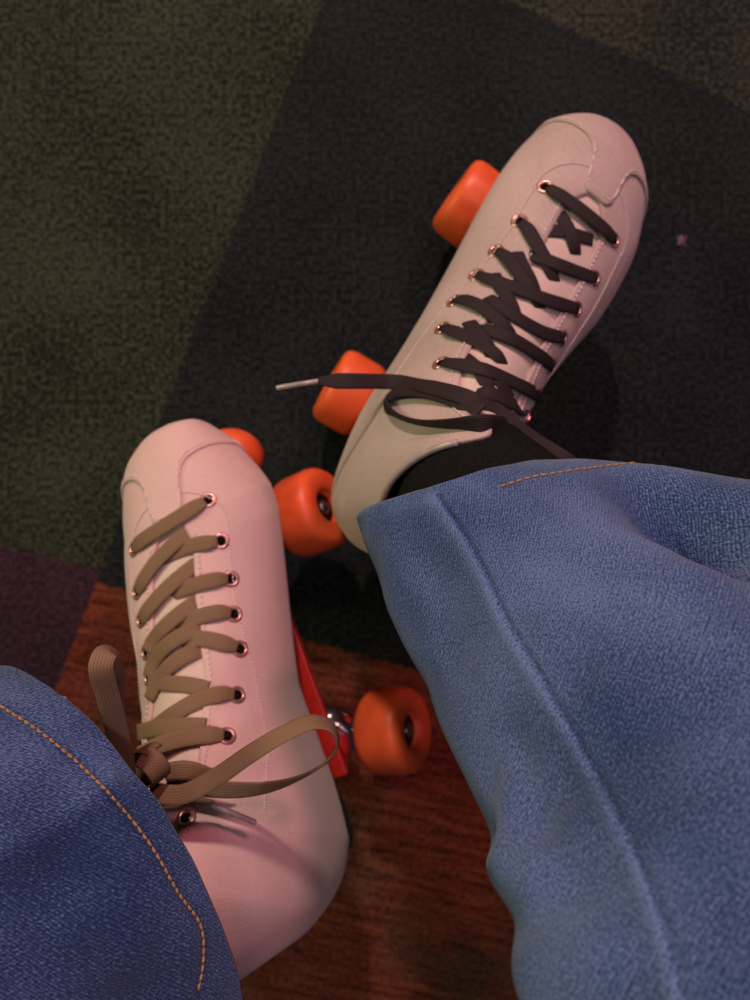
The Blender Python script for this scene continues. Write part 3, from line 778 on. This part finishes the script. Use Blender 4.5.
# socks: black ribbed tubes from inside the boot to under the jeans
for s, k in ((R, 'R'), (L, 'L')):
    c1 = LEGC[k][1]; c0 = s.W(s.tweak(NS - 1.3, np.array([-.014, -.094, .236])))
    base = s.W((-.008, -.085, .15)); mid = s.W((-.014 + (-.020 if k == 'L' else 0), -.085, .195))
    P = spline(np.array([base, mid, c0, c1]), 50)
    thin = .74 if k == 'L' else 1.0
    T = unit(np.gradient(P, axis=0)); th = np.linspace(0, 2 * math.pi, 140, endpoint=False); V = []
    for i in range(50):
        x = unit(s.MB[:, 0] - T[i] * (s.MB[:, 0] @ T[i])); y = np.cross(T[i], x)
        rib = 1 + .008 * np.cos(th * 46)
        rr = (.030 + .003 * i / 50) * thin
        V.append(P[i] + (rr * rib * np.cos(th))[:, None] * x + ((rr + .007 * thin) * rib * np.sin(th))[:, None] * y)
    so = link('sock', np.vstack(V), grid_faces(50, 140, True), M['sock'], person)

# ------------------------------------------------------------------ floor: carpet planks
fl, nt, bs = mat('carpet_planks')
tc = N(nt, 'ShaderNodeTexCoord'); OBJ = tc.outputs['Object']
def half(p0, p1, jit=0.0015):
    """1 on the right-hand side of the floor line p0->p1 (image pixels dropped on the floor)"""
    a_ = at(p0, H)[:2]; b_ = at(p1, H)[:2]; d = unit(b_ - a_); nrm = np.array([d[1], -d[0]]); c = float(nrm @ a_)
    dt = N(nt, 'ShaderNodeVectorMath', operation='DOT_PRODUCT'); nt.links.new(JIT, dt.inputs[0]); dt.inputs[1].default_value = (nrm[0], nrm[1], 0)
    r = N(nt, 'ShaderNodeMapRange'); r.inputs['From Min'].default_value = c - jit; r.inputs['From Max'].default_value = c + jit
    nt.links.new(dt.outputs['Value'], r.inputs['Value']); return r.outputs[0]
jn = N(nt, 'ShaderNodeTexNoise'); jn.inputs['Scale'].default_value = 160; jn.inputs['Detail'].default_value = 3; nt.links.new(OBJ, jn.inputs['Vector'])
js = N(nt, 'ShaderNodeVectorMath', operation='MULTIPLY_ADD'); nt.links.new(jn.outputs['Color'], js.inputs[0]); js.inputs[1].default_value = (.009, .009, 0); nt.links.new(OBJ, js.inputs[2])
jo_ = N(nt, 'ShaderNodeVectorMath', operation='SUBTRACT'); nt.links.new(js.outputs[0], jo_.inputs[0]); jo_.inputs[1].default_value = (.0045, .0045, 0); JIT = jo_.outputs[0]
gr = N(nt, 'ShaderNodeTexNoise'); gr.inputs['Scale'].default_value = 250; gr.inputs['Detail'].default_value = 5; gr.inputs['Roughness'].default_value = .7; nt.links.new(OBJ, gr.inputs['Vector'])
bg = N(nt, 'ShaderNodeTexNoise'); bg.inputs['Scale'].default_value = 9; bg.inputs['Detail'].default_value = 5; nt.links.new(OBJ, bg.inputs['Vector'])
gm = N(nt, 'ShaderNodeMath', operation='MULTIPLY_ADD'); nt.links.new(bg.outputs['Fac'], gm.inputs[0]); gm.inputs[1].default_value = .20
g2 = N(nt, 'ShaderNodeMath', operation='MULTIPLY'); nt.links.new(gr.outputs['Fac'], g2.inputs[0]); g2.inputs[1].default_value = .80; nt.links.new(g2.outputs[0], gm.inputs[2])
FAC = gm.outputs[0]
def tone(a_, b_, fac=None): return ramp(nt, [(.44, a_), (.58, b_)], fac or FAC)
# streaks for the brown planks
mpn = N(nt, 'ShaderNodeMapping'); mp0 = N(nt, 'ShaderNodeMapping'); mp0.inputs['Rotation'].default_value = (0, 0, D(12)); nt.links.new(OBJ, mp0.inputs[0]); mpn.inputs['Scale'].default_value = (22, 190, 1); nt.links.new(mp0.outputs[0], mpn.inputs[0])
sn = N(nt, 'ShaderNodeTexNoise'); sn.inputs['Scale'].default_value = 1; sn.inputs['Detail'].default_value = 5; nt.links.new(mpn.outputs[0], sn.inputs['Vector'])
sm_ = N(nt, 'ShaderNodeMath', operation='MULTIPLY_ADD'); nt.links.new(sn.outputs['Fac'], sm_.inputs[0]); sm_.inputs[1].default_value = .45
s3 = N(nt, 'ShaderNodeMath', operation='MULTIPLY'); nt.links.new(gr.outputs['Fac'], s3.inputs[0]); s3.inputs[1].default_value = .55; nt.links.new(s3.outputs[0], sm_.inputs[2])
olive = tone((.003, .0045, .0025), (.042, .050, .027)); dark = tone((.0012, .0025, .0028), (.0165, .0195, .0215)); purple = tone((.014, .004, .011), (.050, .020, .036))
brown = ramp(nt, [(.38, (.028, .005, .003)), (.49, (.125, .020, .010)), (.62, (.215, .052, .026))], sm_.outputs[0])
greyol = tone((.005, .006, .004), (.045, .045, .033))
pn = N(nt, 'ShaderNodeTexNoise'); pn.inputs['Scale'].default_value = 7; pn.inputs['Detail'].default_value = 4; nt.links.new(mp0.outputs[0], pn.inputs['Vector'])
pf = ramp(nt, [(.50, (0, 0, 0)), (.66, (.75, .75, .75))], pn.outputs['Fac'])
worn = ramp(nt, [(.40, (.010, .008, .004)), (.62, (.075, .058, .034))], sm_.outputs[0])
def mixc(f_, a_, b_):
    mx = N(nt, 'ShaderNodeMix', data_type='RGBA'); nt.links.new(f_, mx.inputs[0]); nt.links.new(a_, mx.inputs[6]); nt.links.new(b_, mx.inputs[7]); return mx.outputs[2]
rightA = half((55, 690), (318, 12))            # right of the long seam
aboveB = half((750, 111), (510, 2))            # beyond the top right seam
belowC = half((98, 583), (415, 670))
belowP = half((0, 545), (95, 570))
col_l = mixc(belowP, olive, purple)
brown = mixc(pf, brown, worn)
col_r = mixc(belowC, dark, brown)
col_r = mixc(aboveB, col_r, greyol)
nt.links.new(mixc(rightA, col_l, col_r), bs.inputs['Base Color'])
bs.inputs['Roughness'].default_value = .95; bs.inputs['Specular IOR Level'].default_value = .15; bs.inputs['Sheen Weight'].default_value = .1
bmp = N(nt, 'ShaderNodeBump'); bmp.inputs['Strength'].default_value = .8; bmp.inputs['Distance'].default_value = .002
nt.links.new(gr.outputs['Fac'], bmp.inputs['Height']); nt.links.new(bmp.outputs[0], bs.inputs['Normal'])
n = 60; xs = np.linspace(-2.5, 2.5, n); X, Y = np.meshgrid(xs, xs, indexing='ij')
fo = link('floor', np.stack([X, Y, X * 0], -1).reshape(-1, 3), grid_faces(n, n), fl); fo['kind'] = 'structure'
# a scrap of lint on the dark carpet
lp = at((681, 241), H - .001); V = []; rr = np.random.default_rng(2); ac = Acc()
for i in range(14):
    t = np.linspace(0, 1, 8)[:, None]; a0 = rr.uniform(-1, 1, 3) * [.004, .004, .0008]; a1 = rr.uniform(-1, 1, 3) * [.004, .004, .001]; a2 = rr.uniform(-1, 1, 3) * [.005, .005, .001]
    v, f = tube(lp + [0, 0, .001] + (1 - t) ** 2 * a0 + 2 * t * (1 - t) * a1 + t * t * a2, .00028, 5); ac.add(v, f)
lo = ac.link('lint_scrap', M['lint'], origin=tuple(lp)); lo['label'] = 'tiny pinkish scrap of lint lying on the dark carpet'; lo['category'] = 'lint'

# ------------------------------------------------------------------ light
w = bpy.data.worlds.new('world'); scene.world = w; w.use_nodes = True
w.node_tree.nodes['Background'].inputs[0].default_value = (.75, .62, .72, 1); w.node_tree.nodes['Background'].inputs[1].default_value = .025
def area(name, loc, target, size, power, col):
    l = bpy.data.lights.new(name, 'AREA'); l.shape = 'DISK'; l.size = size; l.energy = power; l.color = col
    o = bpy.data.objects.new(name, l); C.objects.link(o); o.location = loc
    o.rotation_euler = (Vector(target) - Vector(loc)).to_track_quat('-Z', 'Y').to_euler(); return o
area('ceiling_lamp', (-.15, 1.75, 1.75), (0, 0, .1), .14, 29, (1.0, .80, .70))
area('pink_lamp', (.75, 1.45, 1.85), (.0, 0, .1), .30, 17, (1.0, .36, .50))
area('green_lamp', (-1.9, .5, 1.1), (0, 0, .1), .40, 15, (.90, 1.0, .52))
area('blue_lamp', (.45, -.35, 2.2), (.2, -.1, .3), .5, 4, (.55, .75, 1.0))
area('overhead_fill', (.12, .15, 2.4), (0, 0, 0), .4, 7, (1.0, .66, .62))  # unseen fill, added to brighten the left skate's rear wheel
scene.view_settings.view_transform = 'Standard'; scene.view_settings.look = 'None'; scene.view_settings.gamma = 1
scene.view_settings.exposure = 0.0; scene.view_settings.use_curve_mapping = False
